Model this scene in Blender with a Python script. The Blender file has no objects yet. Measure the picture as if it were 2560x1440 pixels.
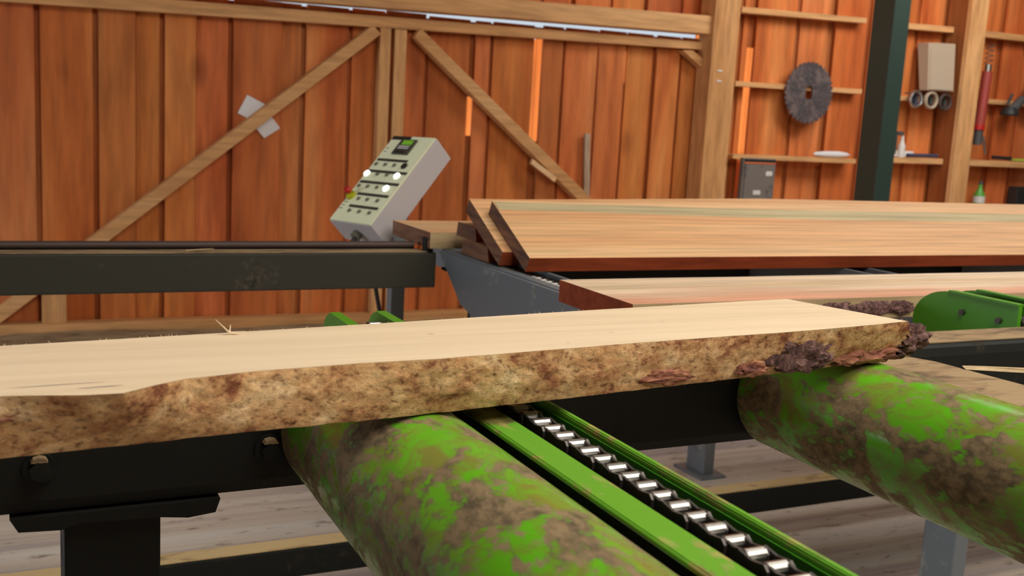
import bpy, bmesh, math, random
from mathutils import Vector, Matrix, noise
random.seed(7)
SC = bpy.context.scene
COL = SC.collection
# ------------------------------------------------------------------ camera, world, lights, exposure
cam_d = bpy.data.cameras.new('camera'); cam = bpy.data.objects.new('camera', cam_d); COL.objects.link(cam)
cam.matrix_world = Matrix(((0.90151303, 0.01867402, -0.43234887, 0),
                           (-0.4292663, 0.16513716, -0.88795279, 0),
                           (0.05481521, 0.98609381, 0.15688943, 1.5), (0, 0, 0, 1)))
cam_d.sensor_width = 36; cam_d.lens = 36 * 2620 / 2560; cam_d.clip_start = .02; cam_d.clip_end = 200
cam_d.dof.use_dof = True; cam_d.dof.focus_distance = 1.75; cam_d.dof.aperture_fstop = 7.0
SC.camera = cam
SC.view_settings.view_transform = 'Standard'; SC.view_settings.look = 'None'
SC.view_settings.exposure = 0.03; SC.view_settings.gamma = 1; SC.view_settings.use_curve_mapping = False
w = bpy.data.worlds.new('sky'); SC.world = w; w.use_nodes = True
bg = w.node_tree.nodes['Background']; bg.inputs[0].default_value = (.80, .90, 1, 1); bg.inputs[1].default_value = .75

def area(name, loc, target, sx, sy, power, col):
    l = bpy.data.lights.new(name, 'AREA'); l.shape = 'RECTANGLE'; l.size = sx; l.size_y = sy
    l.energy = power; l.color = col
    o = bpy.data.objects.new(name, l); COL.objects.link(o); o.location = loc
    o.rotation_euler = (Vector(target) - Vector(loc)).to_track_quat('-Z', 'Y').to_euler()
    return o
area('roof_skylight', (2.3, .5, 4.3), (2.2, .9, 0), 4.2, 1.6, 142, (1, .95, .88))
area('right_roof_skylight', (6.6, 4.6, 4.3), (7.0, 6.2, 1.2), 3.5, 2.0, 215, (1, .97, .95))
area('front_fill_light', (2.2, -1.5, 4.3), (2.2, 1.4, 1.0), 4.5, 1.6, 165, (1, .95, .88))  # added fill to brighten upright faces, not an actual roof opening
area('left_doorway_daylight', (-4.4, 4.6, 1.25), (0, 4.2, 1.25), 3.2, 1.5, 105, (.78, .88, 1))
sun_d = bpy.data.lights.new('sun', 'SUN'); sun_d.energy = 13; sun_d.angle = .01; sun_d.color = (1, .86, .68)
sun = bpy.data.objects.new('sun', sun_d); COL.objects.link(sun)
sun.rotation_euler = Vector((-.20, .25, -.95)).to_track_quat('-Z', 'Y').to_euler()

# ------------------------------------------------------------------ helpers
def link(o, parent=None):
    COL.objects.link(o)
    if parent is not None:
        o.parent = parent
        o.matrix_parent_inverse = parent.matrix_basis.inverted()
    return o
def obj(name, bm, m, parent=None, smooth=False):
    me = bpy.data.meshes.new(name); bm.normal_update(); bm.to_mesh(me); bm.free()
    o = bpy.data.objects.new(name, me)
    for q in (m if isinstance(m, (list, tuple)) else [m]): me.materials.append(q)
    if smooth:
        for p in me.polygons: p.use_smooth = True
        me.set_sharp_from_angle(angle=math.radians(35))
    return link(o, parent)
def tag(o, label, cat, group=None):
    o['label'] = label; o['category'] = cat
    if group: o['group'] = group
    return o
def thing(name, label, cat, loc=(0, 0, 0), group=None):
    o = bpy.data.objects.new(name, None); o.location = loc; COL.objects.link(o); o.empty_display_size = .1
    return tag(o, label, cat, group)
def struct(name, bm, m):
    o = obj(name, bm, m); o['kind'] = 'structure'; return o
def BM(): return bmesh.new()
def hexa(bm, pts, bev=0, mi=0):
    """8 points: bottom quad then top quad (same order)."""
    v = [bm.verts.new(p) for p in pts]
    fs = [(0, 3, 2, 1), (4, 5, 6, 7), (0, 1, 5, 4), (1, 2, 6, 5), (2, 3, 7, 6), (3, 0, 4, 7)]
    F = [bm.faces.new([v[i] for i in f]) for f in fs]
    for f in F: f.material_index = mi
    if bev:
        es = list({e for f in F for e in f.edges})
        bmesh.ops.bevel(bm, geom=es, offset=bev, segments=2, affect='EDGES', profile=.6)
    return v
def box(bm, x0, x1, y0, y1, z0, z1, bev=0, mi=0):
    return hexa(bm, [(x0, y0, z0), (x1, y0, z0), (x1, y1, z0), (x0, y1, z0), (x0, y0, z1), (x1, y0, z1), (x1, y1, z1), (x0, y1, z1)], bev, mi)
def bar(bm, a0, a1, b0, b1, y0, y1, bev=.003, mi=0):
    """beam on a wall plane: end a has (x,zlow)->(x,zhigh), end b likewise; y0..y1 thickness."""
    return hexa(bm, [(a0[0], y0, a0[1]), (b0[0], y0, b0[1]), (b0[0], y1, b0[1]), (a0[0], y1, a0[1]),
                     (a1[0], y0, a1[1]), (b1[0], y0, b1[1]), (b1[0], y1, b1[1]), (a1[0], y1, a1[1])], bev, mi)
def prism(bm, poly, axis, c0, c1, bev=0, mi=0):
    """extrude a 2D polygon along an axis ('x': poly=(y,z), 'y': poly=(x,z), 'z': poly=(x,y))."""
    def P(p, c): return {'x': (c, p[0], p[1]), 'y': (p[0], c, p[1]), 'z': (p[0], p[1], c)}[axis]
    a = [bm.verts.new(P(p, c0)) for p in poly]; b = [bm.verts.new(P(p, c1)) for p in poly]
    n = len(poly); F = [bm.faces.new(a), bm.faces.new(b[::-1])]
    for i in range(n): F.append(bm.faces.new((a[i], b[i], b[(i + 1) % n], a[(i + 1) % n])))
    bmesh.ops.recalc_face_normals(bm, faces=F)
    for f in F: f.material_index = mi
    if bev:
        bmesh.ops.bevel(bm, geom=list({e for f in F for e in f.edges}), offset=bev, segments=2, affect='EDGES')
def cyl(bm, p0, p1, r, seg=24, r2=None, caps=True, mi=0):
    p0 = Vector(p0); p1 = Vector(p1); d = (p1 - p0).normalized(); r2 = r if r2 is None else r2
    u = d.orthogonal().normalized(); v = d.cross(u)
    A = []; B = []
    for i in range(seg):
        a = 2 * math.pi * i / seg; q = u * math.cos(a) + v * math.sin(a)
        A.append(bm.verts.new(p0 + q * r)); B.append(bm.verts.new(p1 + q * r2))
    for i in range(seg):
        f = bm.faces.new((A[i], A[(i + 1) % seg], B[(i + 1) % seg], B[i])); f.material_index = mi
    if caps:
        f = bm.faces.new(A[::-1]); f.material_index = mi
        f = bm.faces.new(B); f.material_index = mi
def revolve(bm, p0, axis, prof, seg=32, mi=0):
    """prof: list of (distance along axis, radius)."""
    p0 = Vector(p0); d = Vector(axis).normalized(); u = d.orthogonal().normalized(); v = d.cross(u)
    R = []
    for (t, r) in prof:
        R.append([bm.verts.new(p0 + d * t + (u * math.cos(2 * math.pi * i / seg) + v * math.sin(2 * math.pi * i / seg)) * max(r, 1e-5)) for i in range(seg)])
    F = []
    for a, b in zip(R, R[1:]):
        for i in range(seg): F.append(bm.faces.new((a[i], a[(i + 1) % seg], b[(i + 1) % seg], b[i])))
    F.append(bm.faces.new(R[0][::-1])); F.append(bm.faces.new(R[-1]))
    for f in F: f.material_index = mi
    bmesh.ops.recalc_face_normals(bm, faces=F)
def tube(bm, pts, r, seg=8, mi=0):
    for a, b in zip(pts, pts[1:]): cyl(bm, a, b, r, seg, mi=mi)

# ------------------------------------------------------------------ materials
def mat(name, col=(.5, .5, .5), rough=.6, metal=0, spec=.5):
    m = bpy.data.materials.new(name); m.use_nodes = True
    b = m.node_tree.nodes['Principled BSDF']
    b.inputs['Base Color'].default_value = (*col, 1); b.inputs['Roughness'].default_value = rough
    b.inputs['Metallic'].default_value = metal; b.inputs['Specular IOR Level'].default_value = spec
    return m, m.node_tree, b
def nn(nt, typ, **kw):
    n = nt.nodes.new(typ)
    for k, v in kw.items():
        if k in n.inputs: n.inputs[k].default_value = v
        else: setattr(n, k, v)
    return n
def coords(nt, scale, rot=(0, 0, 0), loc=(0, 0, 0)):
    t = nn(nt, 'ShaderNodeTexCoord'); mp = nn(nt, 'ShaderNodeMapping')
    mp.inputs['Scale'].default_value = scale; mp.inputs['Rotation'].default_value = rot; mp.inputs['Location'].default_value = loc
    nt.links.new(t.outputs['Object'], mp.inputs['Vector']); return mp.outputs['Vector']
def noise_n(nt, vec, scale, detail=4, rough=.55, dist=0):
    n = nn(nt, 'ShaderNodeTexNoise'); n.inputs['Scale'].default_value = scale; n.inputs['Detail'].default_value = detail
    n.inputs['Roughness'].default_value = rough; n.inputs['Distortion'].default_value = dist
    nt.links.new(vec, n.inputs['Vector']); return n.outputs['Fac']
def ramp(nt, fac, stops):
    r = nn(nt, 'ShaderNodeValToRGB'); e = r.color_ramp.elements
    while len(e) < len(stops): e.new(.5)
    for q, (p, c) in zip(e, stops):
        q.position = p; q.color = (*c, 1) if len(c) == 3 else c
    nt.links.new(fac, r.inputs['Fac']); return r.outputs['Color']
def mix(nt, fac, a, b, mode='MIX'):
    m = nn(nt, 'ShaderNodeMix', data_type='RGBA', blend_type=mode)
    for s, v in ((m.inputs[0], fac), (m.inputs[6], a), (m.inputs[7], b)):
        if isinstance(v, (int, float)): s.default_value = v
        elif isinstance(v, tuple): s.default_value = (*v, 1)
        else: nt.links.new(v, s)
    return m.outputs[2]
def bump(nt, b, h, strength, dist=.002):
    n = nn(nt, 'ShaderNodeBump'); n.inputs['Strength'].default_value = strength; n.inputs['Distance'].default_value = dist
    nt.links.new(h, n.inputs['Height']); nt.links.new(n.outputs['Normal'], b.inputs['Normal'])
def wood(name, base, dark, light=None, axis='x', rough=.75, fine=60, coarse=5, tone=False, knots=0, seed=0, bstr=.25, st=.12, fc=.72):
    m, nt, b = mat(name, base, rough, 0, .25)
    s = {'x': (st, 1, 1), 'y': (1, st, 1), 'z': (1, 1, st)}[axis]
    v = coords(nt, s, loc=(seed * 1.7, seed, seed * .6))
    f1 = noise_n(nt, v, coarse, 4, .5, .6); f2 = noise_n(nt, v, fine, 3, .6)
    light = light or tuple(min(1, c * 1.2) for c in base)
    c = ramp(nt, f1, [(.28, dark), (.5, base), (.74, light)])
    g = ramp(nt, f2, [(.3, (fc, fc * .98, fc * .96)), (.62, (1.06, 1.06, 1.06))])
    c = mix(nt, 1, c, g, 'MULTIPLY')
    if knots:
        vk = coords(nt, {'x': (.5, 1, 1), 'y': (1, .5, 1), 'z': (1, 1, .5)}[axis], loc=(seed, 2 * seed, .3))
        vo = nn(nt, 'ShaderNodeTexVoronoi'); vo.inputs['Scale'].default_value = knots; nt.links.new(vk, vo.inputs['Vector'])
        k = ramp(nt, vo.outputs['Distance'], [(.03, (.35, .28, .22)), (.10, (1, 1, 1))])
        c = mix(nt, .8, c, k, 'MULTIPLY')
    if tone:
        a = nn(nt, 'ShaderNodeAttribute', attribute_name='tone')
        c = mix(nt, 1, c, a.outputs['Color'], 'MULTIPLY')
    nt.links.new(c, b.inputs['Base Color']); bump(nt, b, f2, bstr, .0015)
    return m
def dirty(name, paint, dirt, amt=.5, rough=.4, scale=9, axis=None, fine=40, extra=None, spec=.5):
    m, nt, b = mat(name, paint, rough, 0, spec)
    s = axis or (1, 1, 1)
    v = coords(nt, s)
    f = noise_n(nt, v, scale, 6, .62, .5); f2 = noise_n(nt, v, fine, 4, .6)
    fa = nn(nt, 'ShaderNodeMath', operation='MULTIPLY_ADD'); fa.inputs[1].default_value = .35
    nt.links.new(f2, fa.inputs[0]); nt.links.new(f, fa.inputs[2])
    k = ramp(nt, fa.outputs[0], [(1 - amt - .035 + .12, (0, 0, 0)), (1 - amt + .035 + .12, (1, 1, 1))])
    d = mix(nt, ramp(nt, f2, [(.38, (0, 0, 0)), (.62, (1, 1, 1))]), tuple(c * .55 for c in dirt), tuple(min(1, c * 1.5) for c in dirt))
    if extra:
        f3 = noise_n(nt, coords(nt, s, loc=(3, 1, 2)), scale * 1.6, 5, .65, .8)
        paint = mix(nt, ramp(nt, f3, [(.42, (0, 0, 0)), (.60, (1, 1, 1))]), paint, extra)
    c = mix(nt, k, paint, d)
    nt.links.new(c, b.inputs['Base Color'])
    rr = nn(nt, 'ShaderNodeMapRange'); rr.inputs['To Min'].default_value = rough; rr.inputs['To Max'].default_value = .9
    nt.links.new(k, rr.inputs['Value']); nt.links.new(rr.outputs[0], b.inputs['Roughness'])
    bump(nt, b, fa.outputs[0], .25, .002)
    return m
M = {}
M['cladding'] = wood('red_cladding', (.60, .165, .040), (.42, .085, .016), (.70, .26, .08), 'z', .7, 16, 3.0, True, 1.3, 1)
M['timber'] = wood('pale_timber_x', (.63, .315, .12), (.51, .23, .075), (.70, .39, .17), 'x', .75, 30, 3, False, 1.1, 2, .25, .08)
M['timber_z'] = wood('pale_timber_z', (.63, .315, .12), (.51, .23, .075), (.70, .39, .17), 'z', .75, 30, 3, False, 1.6, 3)
M['outer'] = wood('seam_glow_orange', (.80, .30, .08), (.60, .2, .05), None, 'z', .8, 14, 2, False, 0, 4)
M['fresh'] = wood('fresh_sapwood', (.74, .57, .37), (.71, .53, .33), (.77, .60, .40), 'x', .7, 30, 2.2, False, 0, 5, .06, .05, .94)
M['doug'] = wood('orange_sawn_face', (.80, .46, .22), (.68, .31, .13), (.80, .52, .28), 'x', .6, 90, 9, False, 0, 6, .3, .02)
M['pink'] = wood('pale_pink_sawn_face', (.78, .56, .38), (.62, .30, .18), (.84, .64, .46), 'x', .6, 60, 6, False, 0, 8, .2, .04)
M['p4'] = wood('sapwood_with_pink_heart', (.82, .62, .42), (.76, .54, .33), (.86, .68, .48), 'x', .6, 60, 6, False, 0, 8, .15, .04)
nt = M['p4'].node_tree; b = nt.nodes['Principled BSDF']; src = b.inputs['Base Color'].links[0].from_socket
tc_ = nn(nt, 'ShaderNodeTexCoord'); sx_ = nn(nt, 'ShaderNodeSeparateXYZ'); nt.links.new(tc_.outputs['Object'], sx_.inputs[0])
wv = noise_n(nt, coords(nt, (.7, 3, 1)), 2.2, 3); ma = nn(nt, 'ShaderNodeMath', operation='MULTIPLY_ADD'); ma.inputs[1].default_value = .28
nt.links.new(wv, ma.inputs[0]); nt.links.new(sx_.outputs['Y'], ma.inputs[2])
mr = nn(nt, 'ShaderNodeMapRange'); mr.inputs['From Min'].default_value = 2.25; mr.inputs['From Max'].default_value = 2.37; mr.inputs['To Min'].default_value = .85; mr.inputs['To Max'].default_value = 0
nt.links.new(ma.outputs[0], mr.inputs['Value'])
nt.links.new(mix(nt, mr.outputs[0], src, mix(nt, 1, src, (.88, .52, .45), 'MULTIPLY')), b.inputs['Base Color'])
M['endgrain'] = wood('weathered_end_grain', (.20, .09, .05), (.09, .05, .035), (.30, .15, .085), 'y', .85, 50, 25, False, 0, 9)
M['redside'] = wood('red_plank_side', (.34, .06, .016), (.26, .045, .012), (.38, .08, .025), 'x', .8, 40, 8, False, 0, 10)
M['waney'] = wood('tan_waney_edge', (.50, .36, .19), (.36, .24, .12), (.58, .44, .27), 'x', .85, 40, 6, False, 0, 11)
M['sawdust'] = dirty('sawdust', (.34, .23, .115), (.22, .14, .07), .45, .95, 14, (.25, 1, 1))
M['green'] = dirty('dusty_green_paint', (.12, .42, .012), (.17, .115, .055), .42, .24, 12, (1, .62, 1), 70, (.20, .22, .035))
M['greenrail'] = dirty('green_rail_paint', (.13, .36, .022), (.24, .20, .05), .40, .4, 10, (1, .5, 1))
M['greenclean'] = dirty('green_paint', (.075, .29, .008), (.06, .2, .01), .2, .42, 12)
M['olivegrey'] = dirty('olive_grey_paint', (.040, .037, .026), (.05, .042, .03), .3, .6, 6, spec=.25)
M['sapband'] = wood('tan_sapwood_band', (.60, .48, .28), (.50, .40, .22), (.66, .55, .34), 'x', .8, 50, 6, False, 0, 12, .2, .03)
M['yellowdust'] = dirty('yellow_sawdust', (.56, .40, .19), (.36, .24, .11), .40, .95, 14, (.25, 1, 1))
M['glossgreen'] = mat('glossy_green_liner', (.06, .28, .02), .22)[0]
M['frame'] = dirty('shaded_frame_paint', (.013, .013, .010), (.02, .017, .011), .3, .6, 8, spec=.2)  # same steel paint as the blue-grey, with shade put into the colour
M['bluegrey'] = dirty('blue_grey_paint', (.16, .175, .185), (.19, .19, .17), .35, .5, 5)
M['column'] = mat('dark_green_column_paint', (.030, .050, .038), .36)[0]
M['steel'] = mat('bright_steel', (.55, .52, .47), .36, 1)[0]
M['chainsteel'] = mat('dark_chain_steel', (.10, .085, .075), .5, .7)[0]
M['rust'] = mat('rusty_brown_bar', (.075, .045, .035), .6, .2)[0]
M['console'] = mat('cream_console_paint', (.76, .76, .50), .5)[0]
M['console_side'] = mat('light_grey_console_paint', (.47, .43, .42), .5)[0]
M['black'] = mat('black_plastic', (.02, .02, .018), .45)[0]
M['darkprint'] = mat('dark_print', (.05, .045, .03), .6)[0]
M['knob'] = mat('grey_brown_button', (.16, .15, .10), .5)[0]
M['red'] = mat('red_plastic', (.45, .015, .012), .4)[0]
M['redtube'] = mat('faded_red_paint', (.33, .045, .03), .5)[0]
M['yellow'] = mat('yellow_green_plastic', (.42, .42, .01), .5)[0]
M['lime'] = mat('lime_plastic', (.35, .50, .06), .5)[0]
M['white'] = mat('white_paper', (.72, .68, .66), .8)[0]
M['offwhite'] = mat('offwhite_label', (.62, .58, .52), .8)[0]
M['beige'] = mat('beige_box_paint', (.42, .32, .22), .6)[0]
M['greybox'] = dirty('grey_box_metal', (.17, .14, .115), (.12, .10, .085), .4, .55, 6)
M['orangeline'] = mat('orange_stripe', (.6, .14, .05), .6)[0]
M['blade'] = dirty('rusty_blade_steel', (.15, .105, .09), (.075, .055, .055), .5, .55, 9)
M['greytool'] = mat('dark_grey_tool', (.07, .065, .06), .5)[0]
M['glassgreen'] = mat('green_label_plastic', (.10, .32, .04), .4)[0]
M['bluepurple'] = mat('dark_blue_plastic', (.05, .05, .09), .5)[0]
m, nt, b = mat('lit_white_button', (.9, .9, .9), .4); b.inputs['Emission Color'].default_value = (.93, 1, .95, 1); b.inputs['Emission Strength'].default_value = 1.6
M['lit'] = m
m, nt, b = mat('green_display', (.12, .28, .02), .4); b.inputs['Emission Color'].default_value = (.2, .5, .03, 1); b.inputs['Emission Strength'].default_value = .25
M['display'] = m
# floor: trampled concrete and sawdust, streaked along the conveyor
m, nt, b = mat('sawmill_floor', (.3, .25, .2), .9)
v = coords(nt, (.05, 1.5, 1)); f = noise_n(nt, v, 3.2, 6, .6, .1); v2 = coords(nt, (.6, 1.6, 1)); f2 = noise_n(nt, v2, 14, 5, .65)
c = ramp(nt, f, [(.36, (.30, .225, .19)), (.46, (.42, .35, .31)), (.52, (.54, .44, .34)), (.60, (.62, .56, .48))])
k = ramp(nt, f2, [(.32, (.35, .28, .2)), (.42, (1, 1, 1))])
nt.links.new(mix(nt, .8, c, k, 'MULTIPLY'), b.inputs['Base Color']); bump(nt, b, f2, .4, .01); M['floor'] = m
# inner bark of the front plank
m, nt, b = mat('inner_bark', (.4, .25, .12), .85, 0, .3)
v = coords(nt, (.7, 1, 1)); f = noise_n(nt, v, 26, 8, .7, .2); f2 = noise_n(nt, v, 110, 6, .7, .3)
vo = nn(nt, 'ShaderNodeTexVoronoi'); vo.inputs['Scale'].default_value = 95; nt.links.new(v, vo.inputs['Vector'])
c = ramp(nt, f, [(.36, (.26, .09, .04)), (.45, (.54, .28, .12)), (.55, (.68, .41, .19)), (.66, (.82, .56, .31))])
k = ramp(nt, f2, [(.34, (.32, .20, .16)), (.46, (.95, .92, .88)), (.66, (1.25, 1.2, 1.15))])
c = mix(nt, .9, c, k, 'MULTIPLY')
sp = ramp(nt, vo.outputs['Distance'], [(.10, (.42, .32, .26)), (.26, (1, 1, 1))]); c = mix(nt, .6, c, sp, 'MULTIPLY')
nt.links.new(c, b.inputs['Base Color']); bump(nt, b, f2, .7, .004); M['bark'] = m
m, nt, b = mat('dark_outer_bark', (.1, .06, .06), .8, 0, .4)
v = coords(nt, (1, 1, 1)); f = noise_n(nt, v, 70, 6, .65, .8)
c = ramp(nt, f, [(.34, (.028, .012, .010)), (.5, (.125, .055, .045)), (.66, (.27, .145, .12))])
nt.links.new(c, b.inputs['Base Color']); bump(nt, b, f, .8, .004); M['darkbark'] = m
m, nt, b = mat('red_inner_bark', (.25, .07, .04), .8, 0, .4)
v = coords(nt, (.4, 1, 1)); f = noise_n(nt, v, 60, 6, .65, .8)
c = ramp(nt, f, [(.34, (.07, .02, .015)), (.5, (.26, .085, .045)), (.66, (.42, .2, .10))])
nt.links.new(c, b.inputs['Base Color']); bump(nt, b, f, .6, .003); M['redbark'] = m

# ------------------------------------------------------------------ room shell
bm = BM(); box(bm, -8, 14, -8, 7.12, -.2, 0); struct('floor', bm, M['floor'])
bm = BM(); box(bm, -14, 24, 7.6, 30, -.3, -.05); struct('ground', bm, M['floor'])
bm = BM(); box(bm, -6, 14, -4, 7.13, 4.5, 4.6); struct('ceiling', bm, M['cladding'])
bm = BM(); box(bm, 12, 12.1, -4, 7.12, 0, 4.5); struct('wall_right', bm, M['cladding'])
bm = BM(); box(bm, -6, 12, -4.1, -4, 0, 4.5); struct('wall_front', bm, M['cladding'])
bm = BM(); box(bm, -6.1, -6, -4, 2.8, 0, 4.5); box(bm, -6.1, -6, 6.4, 7.12, 0, 4.5); box(bm, -6.1, -6, 2.8, 6.4, 3.0, 4.5); struct('wall_left', bm, M['cladding'])

def boards(bm, seams, z0, z1, yf, tone, openings=(), stagger=.016, wide=None, gh=.016):
    """vertical cladding boards between seams; seams in `wide` are open joints; cover strips behind them except at openings (x,za,zb,half width)."""
    def hw(s):
        for o in openings:
            if abs(o[0] - s) < .03: return o[3]
        return gh if (wide is None or any(abs(q - s) < .01 for q in wide)) else .003
    for i, (a, c) in enumerate(zip(seams, seams[1:])):
        t = random.uniform(.84, 1.12); off = stagger if i % 2 else 0
        tc = (t, t * random.uniform(.92, 1.1), t * random.uniform(.85, 1.1), 1)
        z1i = z1(.5 * (a + c)) + random.uniform(-.004, .004) if callable(z1) else z1
        vs = box(bm, a + hw(a), c - hw(c), yf + off, yf + off + .022, z0, z1i, 0)
        for v in vs: v[tone] = tc
    for s in seams[1:-1]:
        h = hw(s) + .035
        op = sorted([o for o in openings if abs(o[0] - s) < .03], key=lambda o: o[1])
        zs = z0
        top = (z1(s) if callable(z1) else z1) - .01
        segs = []
        for o in op: segs.append((zs, o[1])); zs = o[2]
        segs.append((zs, top))
        for (za, zb) in segs:
            if zb - za > .01:
                vs = box(bm, s - h, s + h, yf + .040, yf + .058, za, zb)
                for v in vs: v[tone] = (.72, .74, .7, 1)
def board_mesh(seams, z0, z1, yf, openings=(), stagger=.016, wide=None, gh=.016):
    bm = BM(); L = bm.verts.layers.float_color.new('tone'); boards(bm, seams, z0, z1, yf, L, openings, stagger, wide, gh); return bm
def rseams(a, b, lo, hi):
    s = [a]
    while s[-1] + hi < b: s.append(s[-1] + random.uniform(lo, hi))
    return s + [b]
# door leaf of boards
dse = [-.25, .176, .504, .738, .895, 1.104, 1.319, 1.647, 1.795, 2.113, 2.36, 2.668, 3.013, 3.163, 3.54, 3.755, 4.05, 4.295, 4.553, 4.796, 5.0]
door = thing('door_1', '', ''); del door['label']; del door['category']; door['kind'] = 'structure'
ztop = lambda x: (2.144 if x > 2.62 else 2.158) + .0165 * x
obj('door_boards', board_mesh(dse, .03, ztop, 7.04, [(3.013, 1.38, 1.66, .02), (3.54, 1.36, 2.12, .034), (4.295, 1.84, 2.08, .014)], .018, [.176, .504, .895, 1.319, 1.795, 2.113, 2.668, 3.163, 3.755, 4.553, 4.796], .017), M['cladding'], door)
bm = BM(); bar(bm, (-.25, 2.02), (-.25, 2.11), (4.98, 2.137), (4.98, 2.195), 6.97, 7.035); obj('top_rail', bm, M['timber'], door)
bm = BM(); box(bm, -.2, 4.98, 6.93, 7.035, .02, .11, .004); obj('bottom_rail', bm, M['timber'], door)
for a, c in ((2.295, 2.372), (2.402, 2.486)):
    bm = BM(); box(bm, a, c, 6.965, 7.035, .11, 2.075, .003); obj('stile', bm, M['timber_z'], door)
bm = BM(); box(bm, .178, .318, 6.95, 7.035, .11, .42, .003); obj('stile', bm, M['timber_z'], door)
bm = BM(); bar(bm, (-.13, .0 + .06), (-.19, .115), (2.29, 2.03), (2.235, 2.085), 6.935, 7.03); obj('diagonal_brace', bm, M['timber'], door)
bm = BM(); bar(bm, (4.98, .07), (5.03, .14), (2.53, 2.03), (2.575, 2.095), 6.935, 7.03); obj('diagonal_brace', bm, M['timber'], door)
bm = BM(); bar(bm, (4.945, 1.99), (4.945, 2.06), (4.74, 2.115), (4.84, 2.12), 6.95, 7.03); obj('corner_brace', bm, M['timber'], door)
bm = BM(); bar(bm, (3.475, 1.20), (3.485, 1.235), (3.68, 1.07), (3.695, 1.105), 6.93, 6.96, .001); obj('brace_lit_edge', bm, M['doug'], door)  # strip added in brighter wood for the sunlit edge of the brace
# wall beside and above the door
zb = lambda x: 3.6
bm = board_mesh(rseams(-5.5, -.27, .26, .36), 0, 4.5, 7.06); 
L = bm.verts.layers.float_color['tone']
boards(bm, rseams(-.27, 5.02, .24, .36), 2.36, 4.5, 7.10, L)
boards(bm, [5.02, 5.36, 5.475, 5.94, 6.307, 6.71, 7.02, 7.273, 7.615, 7.967, 8.331, 8.652, 8.99, 9.35, 9.7, 10.1, 10.5, 11, 11.5, 12], 0, 4.5, 7.05, L,
       [(5.475, .2, 2.20, .034)], .02, None, .032)
struct('wall_back', bm, M['cladding'])
# saturated orange boards added outside so the open seams glow in the sun
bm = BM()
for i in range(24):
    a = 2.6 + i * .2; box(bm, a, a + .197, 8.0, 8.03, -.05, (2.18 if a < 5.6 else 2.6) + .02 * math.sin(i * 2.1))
struct('seam_glow_boards', bm, M['outer'])

# building timbers
bm = BM(); bar(bm, (-1.5, 2.125), (-1.5, 2.235), (5.04, 2.252), (5.04, 2.39), 6.88, 7.03, .004)
tag(obj('lintel_beam', bm, M['timber']), 'long pale timber lintel running above the boarded door, light showing under it', 'beam')
pil = thing('timber_pillar', 'thick pale squared timber pillar between the braced door and the tool wall', 'post', (5.08, 6.95, 0))
bm = BM(); box(bm, 4.935, 5.155, 6.84, 7.03, 0, 4.5, .006); obj('post_body', bm, M['timber_z'], pil)
bm = BM(); box(bm, 5.215, 5.265, 6.96, 7.045, 0, 4.5, .003); obj('edge_strip', bm, M['timber_z'], pil)
for z in (1.972, 1.893):
    bm = BM(); box(bm, 5.00, 5.045, 6.834, 6.84, z, z + .011); obj('paint_mark', bm, M['white'], pil)
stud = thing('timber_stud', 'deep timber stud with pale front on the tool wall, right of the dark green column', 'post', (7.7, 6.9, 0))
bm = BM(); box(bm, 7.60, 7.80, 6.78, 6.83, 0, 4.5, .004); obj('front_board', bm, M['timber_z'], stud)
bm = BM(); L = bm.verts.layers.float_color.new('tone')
for v in box(bm, 7.61, 7.79, 6.831, 7.045, 0, 4.5): v[L] = (.5, .55, .55, 1)  # shade on the stud's left face put into a dark tone
so_ = obj('shaded_side_board', bm, M['cladding'], stud); so_['label'] = 'side of the stud, its shade put in as dark red-brown'
def nog(a, b, zl, zh, y0, label, shelf=False):
    bm = BM(); bar(bm, (a, zl[0]), (a, zh[0]), (b, zl[1]), (b, zh[1]), y0, 7.045, .003)
    return tag(obj('shelf_board' if shelf else 'wall_batten', bm, M['timber']), label, 'shelf' if shelf else 'batten', 'horizontal battens on the tool wall')
nog(5.27, 6.575, (2.449, 2.482), (2.495, 2.524), 6.95, 'topmost pale batten left of the green column, above the saw blade')
nog(5.27, 6.605, (1.876, 1.894), (1.916, 1.934), 6.95, 'pale batten behind the round saw blade')
nog(5.27, 6.572, (1.30, 1.303), (1.336, 1.342), 6.90, 'pale shelf batten below the saw blade, carrying a white bundle', True)
nog(6.95, 7.6, (2.475, 2.49), (2.524, 2.54), 6.95, 'short top batten between the green column and the timber stud')
nog(6.95, 7.6, (1.865, 1.875), (1.905, 1.915), 6.95, 'short batten behind the three round rings')
nog(6.95, 7.6, (1.323, 1.330), (1.368, 1.380), 6.90, 'short shelf between green column and stud, holding tube and bottle', True)
nog(7.8, 9.5, (2.484, 2.50), (2.54, 2.55), 6.95, 'top batten right of the timber stud')
nog(8.09, 9.5, (1.90, 1.905), (1.941, 1.945), 6.95, 'middle batten right of the stud, with dark tools hanging on it')
nog(7.8, 9.5, (1.327, 1.335), (1.381, 1.39), 6.90, 'lower shelf right of the stud, with small black tools and a lime item', True)

# green steel column
col = thing('steel_column', 'tall dark green square steel column in front of the tool wall', 'column', (5.5, 5.6, 0))
bm = BM(); box(bm, 5.44, 5.585, 5.5, 5.70, .02, 4.5, .006); obj('column_shaft', bm, M['column'], col)
bm = BM(); box(bm, 5.36, 5.66, 5.43, 5.77, 0, .02, .002); obj('base_plate', bm, M['column'], col)

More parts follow.
